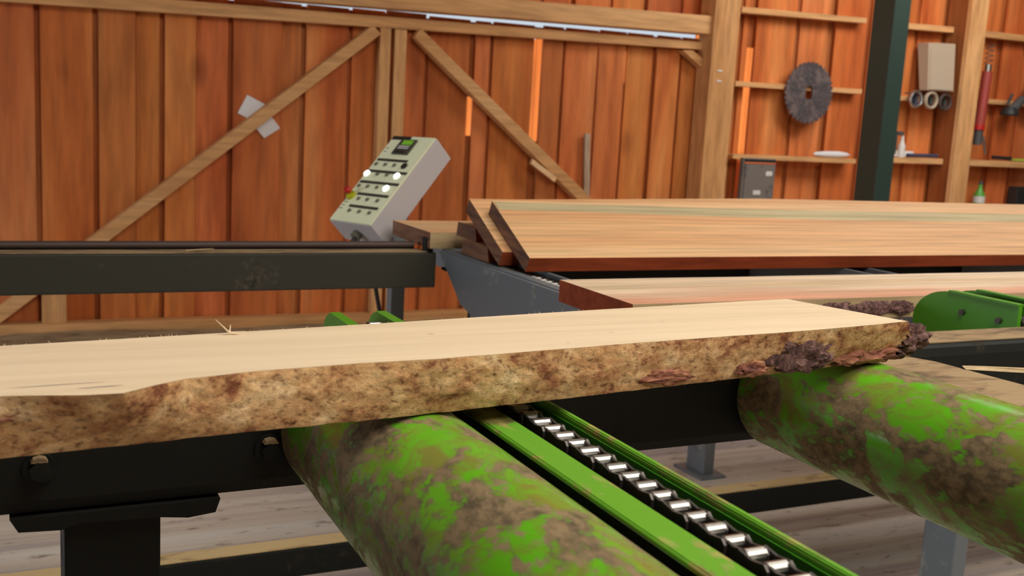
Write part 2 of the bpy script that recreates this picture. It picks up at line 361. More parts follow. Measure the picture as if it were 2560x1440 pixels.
# ------------------------------------------------------------------ things on the wall
def sawblade(label, x, z, r, n, group=None):
    t = thing('circular_saw_blade', label, 'saw blade', (x, 6.93, z))
    bm = BM(); pts = []
    for i in range(n):
        a = 2 * math.pi * i / n; d = 2 * math.pi / n
        pts += [(x + r * math.cos(a), z + r * math.sin(a)), (x + r * .985 * math.cos(a + d * .5), z + r * .985 * math.sin(a + d * .5)),
                (x + r * .90 * math.cos(a + d * .62), z + r * .90 * math.sin(a + d * .62))]
    hole = [(x - .035, z - .05), (x + .035, z - .05), (x + .035, z + .05), (x - .035, z + .05)]
    # ring of quads between hole outline and tooth outline
    N = len(pts)
    def hp(i):
        a = 2 * math.pi * i / N; c, s = math.cos(a), math.sin(a)
        k = min(.035 / max(abs(c), 1e-6), .05 / max(abs(s), 1e-6)); return (x + k * c, z + k * s)
    for y, flip in ((6.928, 0), (6.936, 1)):
        O = [bm.verts.new((p[0], y, p[1])) for p in pts]; I = [bm.verts.new((hp(i)[0], y, hp(i)[1])) for i in range(N)]
        if not flip: OO, II = O, I
        for i in range(N):
            j = (i + 1) % N; q = (O[i], O[j], I[j], I[i])
            bm.faces.new(q if not flip else q[::-1])
    for i in range(N):
        j = (i + 1) % N; bm.faces.new((OO[i], O[i], O[j], OO[j])); bm.faces.new((II[i], II[j], I[j], I[i]))
    bmesh.ops.recalc_face_normals(bm, faces=bm.faces)
    obj('blade_disc', bm, M['blade'], t)
    for k in range(5):
        a = .5 + k * 1.2566
        bm = BM(); L = r * .62
        c, s = math.cos(a), math.sin(a); w_ = .012
        prism(bm, [(x + c * r * .3 - s * w_, z + s * r * .3 + c * w_), (x + c * r * .3 + s * w_, z + s * r * .3 - c * w_),
                   (x + c * r * .8 + s * w_ * .6, z + s * r * .8 - c * w_ * .6), (x + c * r * .8 - s * w_ * .6, z + s * r * .8 + c * w_ * .6)], 'y', 6.925, 6.9285)
        obj('wiper_slot', bm, M['greytool'], t)
    bm = BM(); cyl(bm, (x, 6.90, z + .055), (x, 7.0, z + .055), .008, 10); obj('hanging_nail', bm, M['greytool'], t)
    return t
sawblade('large rusty brown toothed saw blade hanging on the wall left of the green column', 6.01, 1.868, .255, 34)
sawblade('dark saw blade cut by the right edge of the photo', 8.78, 2.0, .20, 30)
# grey cabinet
cb = thing('tool_cabinet', 'flat grey metal cabinet with two white labels, hung beside the timber pillar', 'cabinet', (5.6, 6.9, 1.13))
bm = BM(); box(bm, 5.34, 5.67, 6.85, 6.898, .935, 1.312, .008); obj('cabinet_body', bm, M['greybox'], cb)
bm = BM(); box(bm, 5.36, 5.65, 6.84, 6.85, .95, 1.262, .004); obj('cabinet_door', bm, M['greybox'], cb)
bm = BM(); box(bm, 5.35, 5.66, 6.842, 6.852, 1.268, 1.28); obj('orange_stripe', bm, M['orangeline'], cb)
bm = BM(); box(bm, 5.35, 5.66, 6.842, 6.852, 1.288, 1.306); obj('top_vent', bm, M['black'], cb)
for x0, x1, z0, z1 in ((5.645, 5.71, 1.175, 1.212), (5.53, 5.605, 1.02, 1.055)):
    bm = BM(); box(bm, x0 - .08, x1 - .08, 6.836, 6.8405, z0, z1); obj('white_label', bm, M['offwhite'], cb)
# bundle on shelf
bm = BM(); revolve(bm, (6.12, 6.93, 1.368), (1, .05, .012), [(0, .004), (.03, .018), (.15, .027), (.3, .028), (.38, .018), (.42, .005)], 20)
tag(obj('paper_bundle', bm, M['white'], smooth=True), 'long white rolled paper bundle lying on the shelf left of the green column', 'bundle')
# beige box and rings
bg_ = thing('beige_panel_box', 'flat beige box leaning upright above three round rings, left of the stud', 'box', (7.2, 6.9, 1.95))
bm = BM(); hexa(bm, [(7.25, 6.84, 1.965), (7.56, 6.84, 1.97), (7.56, 6.94, 1.97), (7.25, 6.94, 1.965), (7.26, 6.90, 2.375), (7.585, 6.90, 2.39), (7.585, 7.03, 2.39), (7.26, 7.03, 2.375)], .006); obj('box_body', bm, M['beige'], bg_)
bm = BM(); hexa(bm, [(7.265, 6.832, 1.975), (7.545, 6.832, 1.98), (7.545, 6.84, 1.98), (7.265, 6.84, 1.975), (7.275, 6.885, 2.32), (7.565, 6.885, 2.33), (7.565, 6.895, 2.33), (7.275, 6.895, 2.32)]); obj('box_lid', bm, M['beige'], bg_)
for (x, z, mt, lb) in ((7.14, 1.882, 'steel', 'bright metal ring hanging on the batten, nearest the green column'), (7.32, 1.882, 'beige', 'dull brown ring hanging between the bright ring and the dark one'), (7.49, 1.875, 'rust', 'dark brown ring hanging nearest the timber stud')):
    t = thing('cutter_ring', lb, 'ring', (x, 6.86, z), 'rings hanging under the beige box')
    bm = BM(); bmesh.ops.create_circle
    R, r = .066, .012
    ri = [[bm.verts.new((x + (R + r * math.cos(b_)) * math.cos(a_), 6.86 + r * 1.6 * math.sin(b_), z + (R + r * math.cos(b_)) * math.sin(a_))) for b_ in [2 * math.pi * j / 10 for j in range(10)]] for a_ in [2 * math.pi * i / 32 for i in range(32)]]
    for i in range(32):
        for j in range(10): bm.faces.new((ri[i][j], ri[(i + 1) % 32][j], ri[(i + 1) % 32][(j + 1) % 10], ri[i][(j + 1) % 10]))
    bmesh.ops.recalc_face_normals(bm, faces=bm.faces); obj('ring_rim', bm, M[mt], t, True)
    bm = BM(); cyl(bm, (x, 6.885, z), (x, 6.90, z), .058, 28); obj('ring_web', bm, M['greytool'] if mt != 'steel' else M['bluepurple'], t)
    bm = BM(); box(bm, x - .008, x + .008, 6.868, 6.886, z - .04, z + .03); obj('hub_slot', bm, M['black'], t)
    bm = BM(); cyl(bm, (x, 6.86, z + .05), (x, 6.99, z + .055), .006, 8); obj('hook', bm, M['greytool'], t)
# shelf items between column and stud
t = thing('spray_bottle', 'small pale spray bottle standing on the short shelf beside the green column', 'bottle', (7.1, 6.95, 1.375))
bm = BM(); revolve(bm, (7.13, 6.95, 1.374), (0, 0, 1), [(0, .03), (.1, .032), (.13, .02), (.16, .012), (.19, .012)], 20); obj('bottle_body', bm, M['offwhite'], t, True)
bm = BM(); box(bm, 7.055, 7.125, 6.935, 6.965, 1.564, 1.60, .006); obj('spray_head', bm, M['greytool'], t)
bm = BM(); box(bm, 7.05, 7.062, 6.94, 6.96, 1.40, 1.57, .003); obj('trigger', bm, M['greytool'], t)
bm = BM(); cyl(bm, (7.2, 6.94, 1.395), (7.55, 6.93, 1.402), .017, 14)
tag(obj('dark_tube', bm, M['bluepurple']), 'dark blue tube lying on the short shelf left of the stud', 'tube')
bm = BM(); box(bm, 7.0, 7.3, 6.965, 7.03, 1.377, 1.43, .01)
tag(obj('paper_stack', bm, M['white']), 'small white paper stack behind the dark blue tube on the short shelf', 'paper')
# grease gun
t = thing('grease_gun', 'faded red grease gun hanging upright just right of the timber stud', 'tool', (7.95, 6.9, 1.5))
gx = 8.0
bm = BM(); cyl(bm, (gx + .02, 6.9, 2.18), (gx, 6.9, 1.70), .045, 20); obj('barrel', bm, M['redtube'], t, True)
bm = BM(); cyl(bm, (gx, 6.9, 1.70), (gx - .002, 6.9, 1.655), .05, 20); obj('end_cap', bm, M['red'], t, True)
bm = BM(); cyl(bm, (gx, 6.9, 1.655), (gx, 6.9, 1.52), .04, 16); obj('pump_head', bm, M['greytool'], t, True)
bm = BM(); cyl(bm, (gx + .02, 6.9, 2.18), (gx + .02, 6.9, 2.24), .03, 16); obj('collar', bm, M['steel'], t, True)
bm = BM(); tube(bm, [(gx + .02 + .035 * math.cos(i * .9), 6.9 + .035 * math.sin(i * .9), 2.24 + i * .0062) for i in range(30)], .004, 6); obj('spring', bm, M['greytool'], t)
bm = BM(); cyl(bm, (gx + .03, 6.87, 1.60), (gx + .075, 6.86, 1.44), .011, 10); obj('lever', bm, M['steel'], t)
t = thing('small_jar', 'small pale jar standing on the lower shelf under the grease gun', 'jar', (7.93, 6.95, 1.386))
bm = BM(); revolve(bm, (7.93, 6.95, 1.388), (0, 0, 1), [(0, .04), (.09, .04), (.10, .032)], 20); obj('jar_body', bm, M['offwhite'], t, True)
bm = BM(); cyl(bm, (7.93, 6.95, 1.488), (7.93, 6.95, 1.51), .036, 20); obj('jar_lid', bm, M['black'], t)
# hanging dark tool
t = thing('angle_grinder', 'dark grey angle grinder hanging from the middle batten near the right edge', 'tool', (8.38, 6.9, 1.85))
bm = BM(); revolve(bm, (8.52, 6.9, 1.97), (-.75, -.05, -.66), [(0, .03), (.03, .04), (.14, .045), (.2, .05)], 18); obj('grinder_body', bm, M['greytool'], t, True)
bm = BM(); revolve(bm, (8.37, 6.9, 1.85), (0, 0, -1), [(-.03, .05), (0, .07), (.03, .085), (.045, .08)], 24); obj('disc_guard', bm, M['black'], t, True)
bm = BM(); cyl(bm, (8.33, 6.9, 1.90), (8.33, 6.86, 2.0), .014, 10); obj('side_handle', bm, M['greytool'], t)
bm = BM(); cyl(bm, (8.26, 6.93, 1.415), (8.5, 6.93, 1.41), .018, 12)
tag(obj('black_marker', bm, M['black']), 'short black round tool lying on the lower shelf right of the stud', 'tool')
bm = BM(); box(bm, 8.56, 8.95, 6.92, 7.0, 1.39, 1.412, .005)
tag(obj('lime_sheet', bm, M['lime']), 'flat lime green item on the lower shelf at the right edge', 'sheet')
t = thing('green_bottle', 'green and white plastic bottle standing on a low ledge right of the timber stud', 'bottle', (8.17, 6.95, .9))
bm = BM(); revolve(bm, (8.17, 6.95, .90), (0, 0, 1), [(0, .05), (.16, .052), (.21, .025), (.24, .018), (.26, .018)], 24); obj('bottle_body', bm, M['glassgreen'], t, True)
bm = BM(); revolve(bm, (8.17, 6.95, .99), (0, 0, 1), [(0, .053), (.06, .0535)], 24); obj('bottle_label', bm, M['offwhite'], t, True)
bm = BM(); cyl(bm, (8.17, 6.95, 1.16), (8.17, 6.95, 1.19), .02, 14); obj('bottle_cap', bm, M['greytool'], t)
bm = BM(); box(bm, 8.08, 8.3, 6.88, 7.045, .875, .90, .003)
tag(obj('low_shelf_board', bm, M['timber']), 'low ledge board under the green bottle', 'shelf')
bm = BM(); box(bm, 8.64, 8.9, 6.92, 7.03, .95, 1.15, .01)
tag(obj('black_box', bm, M['black']), 'black box at the right edge under the lower shelf', 'box')
# paper notes behind the left brace
for (p, lb) in ((((1.365, 1.455), (1.48, 1.40), (1.545, 1.52), (1.425, 1.575)), 'white paper note above the left diagonal brace of the door'), (((1.46, 1.39), (1.54, 1.30), (1.645, 1.37), (1.57, 1.46)), 'white paper note just under the left diagonal brace of the door')):
    bm = BM(); prism(bm, p, 'y', 7.032, 7.036)
    tag(obj('paper_note', bm, M['white']), lb, 'paper')
# stick leaning on the door
bm = BM(); bar(bm, (3.93, .02), (3.99, .02), (3.955, 1.44), (4.0, 1.44), 6.985, 7.035, .002)
bm.free(); bm = BM(); hexa(bm, [(4.01, 6.97, 0), (4.07, 6.97, 0), (4.07, 7.0, 0), (4.01, 7.0, 0), (3.955, 7.005, 1.44), (4.0, 7.005, 1.44), (4.0, 7.03, 1.44), (3.955, 7.03, 1.44)], .002)
tag(obj('leaning_lath', bm, wood('grey_weathered_lath', (.52, .36, .24), (.42, .28, .18), None, 'z')), 'thin greyish lath leaning upright against the right half of the door', 'lath')

# ------------------------------------------------------------------ operator console
R3 = Matrix(((0.371, 0.642, -0.6709), (-0.9285, 0.2671, -0.2578), (0.0137, 0.7186, 0.6952)))
O3 = Vector((1.176, 4.148, 1.065)); KC = 1.1854
def CV(u, v, w_): return O3 + R3 @ (Vector((u, v, w_)) * KC)
def cbox(bm, u0, u1, v0, v1, w0, w1, bev=0):
    hexa(bm, [CV(u0, v0, w0), CV(u1, v0, w0), CV(u1, v1, w0), CV(u0, v1, w0), CV(u0, v0, w1), CV(u1, v0, w1), CV(u1, v1, w1), CV(u0, v1, w1)], bev)
con = thing('control_console', 'tilted cream and grey push-button control console on a steel post', 'control panel', (1.45, 4.0, 0))
bm = BM(); cbox(bm, 0, .22, 0, .409, -.102, -.004, .003); obj('housing', bm, M['console_side'], con)
bm = BM(); cbox(bm, .003, .217, .003, .406, -.004, .001); fp = obj('face_plate', bm, M['console'], con)
bm = BM(); cbox(bm, .005, .10, .388, .404, .001, .003); obj('name_strip', bm, M['black'], con)
bm = BM(); cbox(bm, .066, .145, .318, .386, .001, .008, .001); dsp = obj('display_unit', bm, M['darkprint'], con)
bm = BM(); cbox(bm, .085, .135, .36, .380, .008, .0095); obj('display_screen', bm, M['display'], dsp)
bm = BM()
for v in (.350, .341): cbox(bm, .078, .132, v, v + .004, .008, .0092)
obj('display_text', bm, M['offwhite'], dsp)
bm = BM(); cbox(bm, .072, .125, .321, .330, .008, .0095); obj('display_key', bm, M['black'], dsp)
rows = [(.284, .012, .17, .266, (.025, .073, .121, .172), ()), (.229, .0, .21, .220, (.013, .071, .121, .172), (0, 3)),
        (.177, .01, .212, .161, (.022, .069, .118, .165), (3,)), (.122, .045, .205, .104, (.070, .117, .170), ()), (.066, .05, .2, .049, (.070, .122, .175), ())]
for ri_, (vb, u0, u1, vk, us, lit) in enumerate(rows):
    bm = BM(); cbox(bm, max(.004, u0), u1, vb - .001, vb + .010, .001, .0025); obj('label_strip', bm, M['darkprint'], con)
    for i, u in enumerate(us):
        big = (ri_ == 0 and i == 3)
        bm = BM(); rr = .0155 if (i in lit or big) else .0085
        cyl(bm, CV(u, vk, .0), CV(u, vk, .006), rr, 20, rr * .9)
        o_ = obj('push_button', bm, M['lit'] if i in lit else (M['black'] if big else M['knob']), con, True)
        if i in lit: o_['label'] = 'glowing white push button'
bm = BM(); cyl(bm, CV(.025, .112, .0), CV(.025, .112, .012), .020, 24); ys = obj('stop_button_base', bm, M['yellow'], con)
bm = BM(); revolve(bm, CV(.018, .118, .012), R3 @ Vector((0, 0, 1)), [(0, .007), (.01, .008), (.012, .015), (.02, .0155), (.026, .012)], 24); obj('stop_button', bm, M['red'], con, True)
for (u, v, l) in ((.008, .344, .018), (.010, .328, .014), (.008, .083, .02), (.006, .055, .018), (.009, .069, .014)):
    bm = BM(); cbox(bm, u, u + l, v, v + .0025, .001, .0016); obj('small_print', bm, M['darkprint'], con)
bm = BM(); cyl(bm, CV(.11, .0, -.055), CV(.11, -.02, -.055), .022, 20); obj('cable_gland', bm, M['knob'], con)
bm = BM(); pts = [CV(.11, -.02, -.055), CV(.11, -.05, -.06), Vector((1.32, 4.0, .88)), Vector((1.36, 4.01, .7)), Vector((1.385, 4.01, .2))]; tube(bm, pts, .009, 8); obj('cable', bm, M['black'], con)
bm = BM(); cbox(bm, .06, .16, .08, .26, -.115, -.102, .002); obj('mounting_plate', bm, M['bluegrey'], con)
pc = CV(.11, .15, -.115)
bm = BM(); box(bm, pc.x + .0, pc.x + .06, pc.y - .03, pc.y + .03, .012, pc.z + .02, .004); obj('console_post', bm, M['bluegrey'], con)
bm = BM(); box(bm, pc.x - .05, pc.x + .11, pc.y - .08, pc.y + .08, 0, .012, .002); obj('base_plate', bm, M['bluegrey'], con)

# ------------------------------------------------------------------ steel beam at the back with a round bar on it
gb = thing('steel_side_beam', 'long dark grey rectangular steel beam, level, left of the control console', 'beam', (-.5, 3.54, 0))
bm = BM(); box(bm, -2.2, 1.394, 3.5, 3.58, .889, 1.017, .006); obj('beam_tube', bm, M['olivegrey'], gb)
bm = BM(); box(bm, -2.2, 1.36, 3.503, 3.577, 1.0175, 1.021, .001); obj('sawdust_layer', bm, M['sawdust'], gb)
for x in (-1.9, -.75):
    bm = BM(); box(bm, x, x + .06, 3.51, 3.57, 0, .889, .004); obj('leg', bm, M['frame'], gb)
bm = BM(); cyl(bm, (-2.1, 3.60, 1.033), (1.34, 3.60, 1.033), .0135, 12)
t = obj('round_bar', bm, M['rust'], smooth=True); tag(t, 'thin rusty round bar lying along the top of the grey side beam', 'bar')
bm = BM(); box(bm, -2.15, 1.35, 3.581, 3.62, .99, 1.019, .002); obj('bar_ledge', bm, M['frame'], gb)
bm = BM()
for k in range(3): cyl(bm, (.52 + .02 * k, 3.52 + .008 * k, 1.024), (.59 + .012 * k, 3.55 - .01 * k, 1.026 + .002 * k), .003, 6, .001)
tag(obj('bark_shred', bm, M['waney']), 'small bark shred on top of the grey side beam', 'splinter')

# ------------------------------------------------------------------ chain pieces
ROLL = BM(); cyl(ROLL, (-.0115, 0, 0), (.0115, 0, 0), .0085, 14); RME = bpy.data.meshes.new('chain_roller'); ROLL.to_mesh(RME); ROLL.free()
RME.materials.append(M['steel'])
def chain(parent, x, y0, y1, z, w_=.034, pitch=.033, rollers=True):
    bm = BM(); n = int((y1 - y0) / pitch)
    for i in range(n):
        ya = y0 + i * pitch - .009; yb = y0 + (i + 1) * pitch + .009
        for sgn in (-1, 1):
            o = w_ / 2 - (.0045 if i % 2 else .0005)
            xa = x + sgn * o
            prism(bm, [(ya, z - .006), (ya + .006, z - .012), (.5 * (ya + yb), z - .009), (yb - .006, z - .012), (yb, z - .006), (yb, z + .003), (yb - .006, z + .008), (.5 * (ya + yb), z + .005), (ya + .006, z + .008), (ya, z + .003)], 'x', xa - .0018, xa + .0018)
    c = obj('chain', bm, M['chainsteel'], parent)
    for i in range(n + 1):
        o = bpy.data.objects.new('chain_roller', RME); COL.objects.link(o); o.location = (x, y0 + i * pitch, z); o.parent = c
    return c
def nose(bm, x0, x1, ya, yb, zt, depth):
    pts = [(ya, zt), (ya, zt - depth)]
    r = depth * .5; cy = yb - r * 1.4
    pts += [(cy, zt - depth)]
    for k in range(-8, 9):
        a = math.pi / 2 * k / 8
        pts.append((cy + r * 1.4 * math.cos(a), zt - r + r * math.sin(a)))
    prism(bm, pts, 'x', x0, x1)
def transfer(label, x, y0, zt, tip, ntop, ndep):
    t = thing('chain_transfer', label, 'chain conveyor', (x, 1.3, 0), 'green chain transfers crossing the roller conveyor')
    def rail(pts):
        bm = BM(); prism(bm, pts, 'y', y0, 1.545, .0015); return obj('rail', bm, M['greenrail'], t, False)
    rail([(x + .004, zt - .009), (x + .044, zt - .009), (x + .048, zt - .004), (x + .045, zt), (x + .003, zt), (x, zt - .004)])
    bm = BM(); box(bm, x + .026, x + .034, y0, 1.545, zt - .05, zt - .0095); obj('rail_web', bm, M['frame'], t)
    rail([(x + .118, zt - .045), (x + .126, zt - .045), (x + .133, zt + .002), (x + .131, zt + .005), (x + .123, zt + .005), (x + .121, zt + .002)])
    bm = BM(); box(bm, x + .1165, x + .1178, y0, 1.545, zt - .043, zt - .003); obj('inner_liner', bm, M['glossgreen'], t)
    bm = BM(); box(bm, x + .045, x + .118, y0, 1.545, zt - .052, zt - .044); obj('chain_bed', bm, M['chainsteel'], t)
    chain(t, x + .084, y0 + .02, 1.53, zt - .008, .032)
    chain(t, x + .092, 1.72, tip - .16, zt - .022)
    for xa in (x + .036, x + .136):
        bm = BM(); nose(bm, xa, xa + .012, 1.70, tip, ntop, ndep); obj('nose_plate', bm, M['greenclean'], t)
        bm = BM(); nose(bm, xa - .006, xa + .016, 1.70, tip - .66 * ndep, ntop + .004, .0045); obj('top_strip', bm, M['greenclean'], t)
    for yy in (tip - .16, tip - .27):
        bm = BM(); cyl(bm, (x + .028, yy, ntop - .045), (x + .15, yy, ntop - .045), .008, 6); obj('bolt', bm, M['chainsteel'], t)
    bm = BM(); cyl(bm, (x + .026, tip - .3, ntop - .08), (x + .16, tip - .3, ntop - .095), .014, 12); obj('sprocket_shaft', bm, M['steel'], t)
    bm = BM(); box(bm, x + .05, x + .134, 1.695, tip - .15, ntop - .15, ntop - .115, .003); obj('support_arm', bm, M['frame'], t)
    return t
transfer('green chain transfer with bright chain running between the two big rollers', .570, .32, 1.100, 2.16, 1.083, .10)
transfer('green chain transfer whose rounded nose plate sticks up beyond the plank at the right', 2.144, .5, 1.104, 2.02, 1.130, .17)

# ------------------------------------------------------------------ roller conveyor
rc = thing('roller_conveyor', 'dark steel roller conveyor with large dusty green rollers under the bark-edged plank', 'conveyor', (.9, 1.2, 0))
bm = BM(); box(bm, -1.6, 4.2, 1.55, 1.69, .913, 1.083, .022); obj('side_beam', bm, M['frame'], rc)
bm = BM(); box(bm, -1.6, 4.2, 1.572, 1.668, 1.0835, 1.087, .001); so = obj('sawdust_layer', bm, M['sawdust'], rc)
bm = BM(); box(bm, -.6, 4.2, .12, .26, .913, 1.05, .012); obj('side_beam', bm, M['frame'], rc)
for x, wx, dy in ((.064, .133, .13), (1.889, .042, .09), (3.9, .1, .1)):
    bm = BM(); box(bm, x, x + wx, 1.555, 1.555 + dy, .012, .905, .004); obj('post', bm, M['frame'] if x < 1 else M['bluegrey'], rc)  # left post takes the shade-darkened copy of the paint
    bm = BM(); box(bm, x - .04, x + wx + .04, 1.53, 1.71, 0, .012, .002); obj('foot_plate', bm, M['bluegrey'], rc)
bm = BM(); prism(bm, [(-.006, .913), (.005, .893), (.06, .890), (.085, .897), (.19, .894), (.235, .888), (.275, .892), (.282, .913)], 'y', 1.545, 1.69); obj('head_plate', bm, M['frame'], rc)
for x in (.033, .354):
    bm = BM(); cyl(bm, (x, 1.553, .985), (x, 1.543, .985), .022, 20); wsh = obj('bearing_bolt', bm, M['frame'], rc)
    bm = BM(); cyl(bm, (x, 1.545, .985), (x, 1.526, .985), .014, 6); obj('bolt_head', bm, M['frame'], wsh)
    bm = BM(); prism(bm, [(x - .011, .9975), (x + .011, .9975), (x + .008, 1.0025), (x, 1.0045), (x - .008, 1.0025)], 'y', 1.527, 1.547); obj('lit_bolt_top', bm, M['sawdust'], wsh)  # pale cap puts the lit top of the bolt into colour
def roller(x, zc, r, nm):
    bm = BM()
    revolve(bm, (x, .29, zc), (0, 1, 0), [(0, r - .012), (.003, r - .004), (.012, r)] + [(.012 + i * 1.225 / 20, r) for i in range(1, 20)] + [(1.237, r), (1.246, r - .004), (1.249, r - .012)], 96)
    ro = obj('roller', bm, M['green'], rc, True); ro['label'] = nm
    bm = BM(); cyl(bm, (x, .2, zc), (x, 1.56, zc), .022, 20); obj('roller_shaft', bm, M['steel'], ro)
roller(.4755, 1.017, .108, 'left dusty green roller'); roller(1.334, 1.0175, .1072, 'right dusty green roller')
# cover slat right of second roller
sl = thing('cover_board', 'flat sawdust-covered board lying beside the right roller, ending at the bark tip', 'board', (1.53, 1.2, 1.09))
bm = BM(); prism(bm, [(1.452, .35), (1.60, .35), (1.60, 1.20), (1.592, 1.30), (1.585, 1.40), (1.56, 1.452), (1.50, 1.455), (1.452, 1.45)], 'z', 1.082, 1.094, .001); obj('board_body', bm, M['sawdust'], sl)
bm = BM(); box(bm, 1.447, 1.4515, .35, 1.45, 1.070, 1.094, .001); obj('steel_edge', bm, M['bluegrey'], sl)
bm = BM(); box(bm, 1.47, 1.58, .27, 1.545, 1.052, 1.081, .002); obj('carrier_bar', bm, M['frame'], sl)
bm = BM(); hexa(bm, [(1.585, 1.33, 1.095), (1.60, 1.33, 1.0955), (1.95, 1.16, 1.10), (1.95, 1.12, 1.10), (1.585, 1.34, 1.10), (1.60, 1.335, 1.1005), (1.95, 1.16, 1.108), (1.95, 1.12, 1.108)])
tag(obj('wood_splinter', bm, M['waney']), 'long thin wood splinter lying on the sawdusty board at the right edge', 'splinter')

# ------------------------------------------------------------------ sorting deck behind
dk = thing('sorting_deck', 'blue-grey steel chain deck carrying the stacked planks behind the conveyor', 'conveyor', (2.4, 2.4, 0))
bm = BM(); prism(bm, [(2.053, 1.031), (2.053, .833), (3.03, .833), (3.17, .845), (3.277, .869), (3.494, 1.024)], 'x', 1.40, 1.414); obj('side_plate', bm, M['bluegrey'], dk)
bm = BM(); box(bm, 1.415, 1.45, 2.06, 3.5, 1.020, 1.032, .001); obj('top_flange', bm, M['bluegrey'], dk)
bm = BM(); box(bm, 1.538, 1.552, 2.053, 3.93, .915, 1.032, .001); obj('inner_plate', bm, M['bluegrey'], dk)
bm = BM(); box(bm, 1.415, 1.537, 2.06, 3.5, .955, .965, .001); obj('chain_bed', bm, M['frame'], dk)
chain(dk, 1.495, 2.10, 3.45, 1.014, .038, .038)
for x in (2.77, 4.0, 5.1):
    for xx in (x, x + .12):
        bm = BM(); box(bm, xx, xx + .014, 2.053, 3.93, .87, 1.032, .001); obj('chain_beam', bm, M['bluegrey'], dk)
    bm = BM(); box(bm, x + .015, x + .119, 2.06, 3.92, .945, .955); obj('chain_bed', bm, M['frame'], dk)
    if x < 3: chain(dk, x + .067, 2.10, 3.85, 1.006, .038, .038)
bm = BM(); box(bm, 1.56, 5.4, 3.5, 3.58, .74, .866, .006); obj('cross_beam', bm, M['frame'], dk)
for a_, b_ in ((1.56, 2.76), (2.91, 3.99), (4.14, 5.09)):
    bm = BM(); box(bm, a_, b_, 3.44, 3.48, .87, 1.01, .004); obj('cross_beam', bm, M['frame'], dk)
bm = BM(); box(bm, -1.5, 5.4, 2.9, 2.97, .128, .218, .006); fb = obj('floor_bar', bm, M['frame'], dk)
bm = BM(); box(bm, -1.5, 5.4, 2.902, 2.968, .2185, .223, .001); obj('sawdust_layer', bm, M['yellowdust'], fb)
for (x, wx, y, dy, zt) in ((1.418, .07, 3.16, .07, .955), (1.96, .08, 2.9, .14, .12), (2.738, .054, 3.6, .13, .865), (3.9, .08, 2.9, .14, .12), (5.2, .08, 2.9, .14, .86), (-1.4, .08, 2.9, .14, .12)):
    bm = BM(); box(bm, x, x + wx, y, y + dy, .012, zt, .004); obj('leg', bm, M['bluegrey'], dk)
    bm = BM(); box(bm, x - .04, x + wx + .04, y - .04, y + dy + .04, 0, .012, .002); obj('foot_plate', bm, M['bluegrey'], dk)
bm = BM(); cyl(bm, (1.368, 3.525, 1.018), (1.368, 3.525, 1.07), .02, 12); obj('bolt', bm, M['frame'], gb)

# ------------------------------------------------------------------ planks on the deck
def plank(name, label, poly, x0, x1, top_mi, mats, wob=0, n=60, edge_amp=0, endskew=0, rise=0):
    """poly in (y,z) listed: 0 front-top,1 back-top,2 back-bottom,3 front-bottom. faces: top=0 mat, ends=1, front side=2, back=3"""
    bm = BM(); rings = []
    for i in range(n + 1):
        x = x0 + (x1 - x0) * i / n; r = []
        for j, (y, z) in enumerate(poly):
            dy = edge_amp * (noise.noise(Vector((x * 2.3, j * 3.1, wob))) ) if j in (1, 2) else edge_amp * .25 * noise.noise(Vector((x * 2.1, j * 1.7, wob + 4)))
            xx = x + (endskew * (y - poly[0][0]) if i == 0 else 0)
            rs = rise * min(1, max(0, (x - 1.6) / 1.1)); r.append(bm.verts.new((xx, y + dy + rs * 2, z + rs)))
        rings.append(r)
    fm = {0: 0, 1: 3, 2: 3, 3: 2}
    for a, b_ in zip(rings, rings[1:]):
        for j in range(4):
            f = bm.faces.new((a[j], b_[j], b_[(j + 1) % 4], a[(j + 1) % 4])); f.material_index = fm[j]
    f = bm.faces.new(rings[0]); f.material_index = 1
    f = bm.faces.new(rings[-1][::-1]); f.material_index = 1
    bmesh.ops.recalc_face_normals(bm, faces=bm.faces)
    return tag(obj(name, bm, mats), label, 'plank')
WM = [M['doug'], M['endgrain'], M['redside'], M['waney']]
def tilt(y, z, wd, th, a):
    u = (math.cos(a), math.sin(a)); nrm = (math.sin(a), -math.cos(a))
    return [(y, z), (y + u[0] * wd, z + u[1] * wd), (y + u[0] * wd + nrm[0] * th, z + u[1] * wd + nrm[1] * th), (y + nrm[0] * th, z + nrm[1] * th)]
A_ = math.radians(26.6)
# wane band for the front tilted plank: strip along upper edge
plank('tilted_plank', 'front tilted orange-faced plank with red edge leaning on the stack', tilt(2.8875, 1.083, .338, .052, A_), 1.461, 5.2, 0, WM, 1.0, 80, 0)
pk = bpy.data.objects['tilted_plank']
bm = BM()
u = (math.cos(A_), math.sin(A_)); nrm = (math.sin(A_), -math.cos(A_)); N = 90; ra = []
for i in range(N + 1):
    x = 1.465 + (5.18 - 1.465) * i / N
    w0 = .282 - .042 * min(1, (x - 1.46) / 1.4) + .006 * noise.noise(Vector((x * 3, 0, 0))); w1 = .334 + .004 * noise.noise(Vector((x * 9, 3, 0)))
    w1 -= .02 * min(1, (x - 1.46) / 1.2)
    r = []
    for (ww, h) in ((w0, -.001), (w0 + .006, .0015), (w1 - .006, .0015), (w1, -.012)):
        r.append(bm.verts.new((x, 2.8875 + u[0] * ww - nrm[0] * h, 1.083 + u[1] * ww - nrm[1] * h)))
    ra.append(r)
for a, b_ in zip(ra, ra[1:]):
    for j in range(3): bm.faces.new((a[j], b_[j], b_[j + 1], a[j + 1]))
obj('waney_band', bm, M['sapband'], pk)
plank('tilted_plank', 'rear tilted plank leaning right behind the front tilted one, weathered end visible', tilt(3.012, 1.085, .325, .052, A_), 1.426, 5.25, 0, WM, 2.0, 80, 0, 0, .02)
plank('deck_plank', 'lower short-ended plank lying flat under the tilted pair', [(3.138, 1.086), (3.348, 1.086), (3.354, 1.034), (3.127, 1.034)], 1.43, 5.0, 0, WM, 3.0, 50, .006)
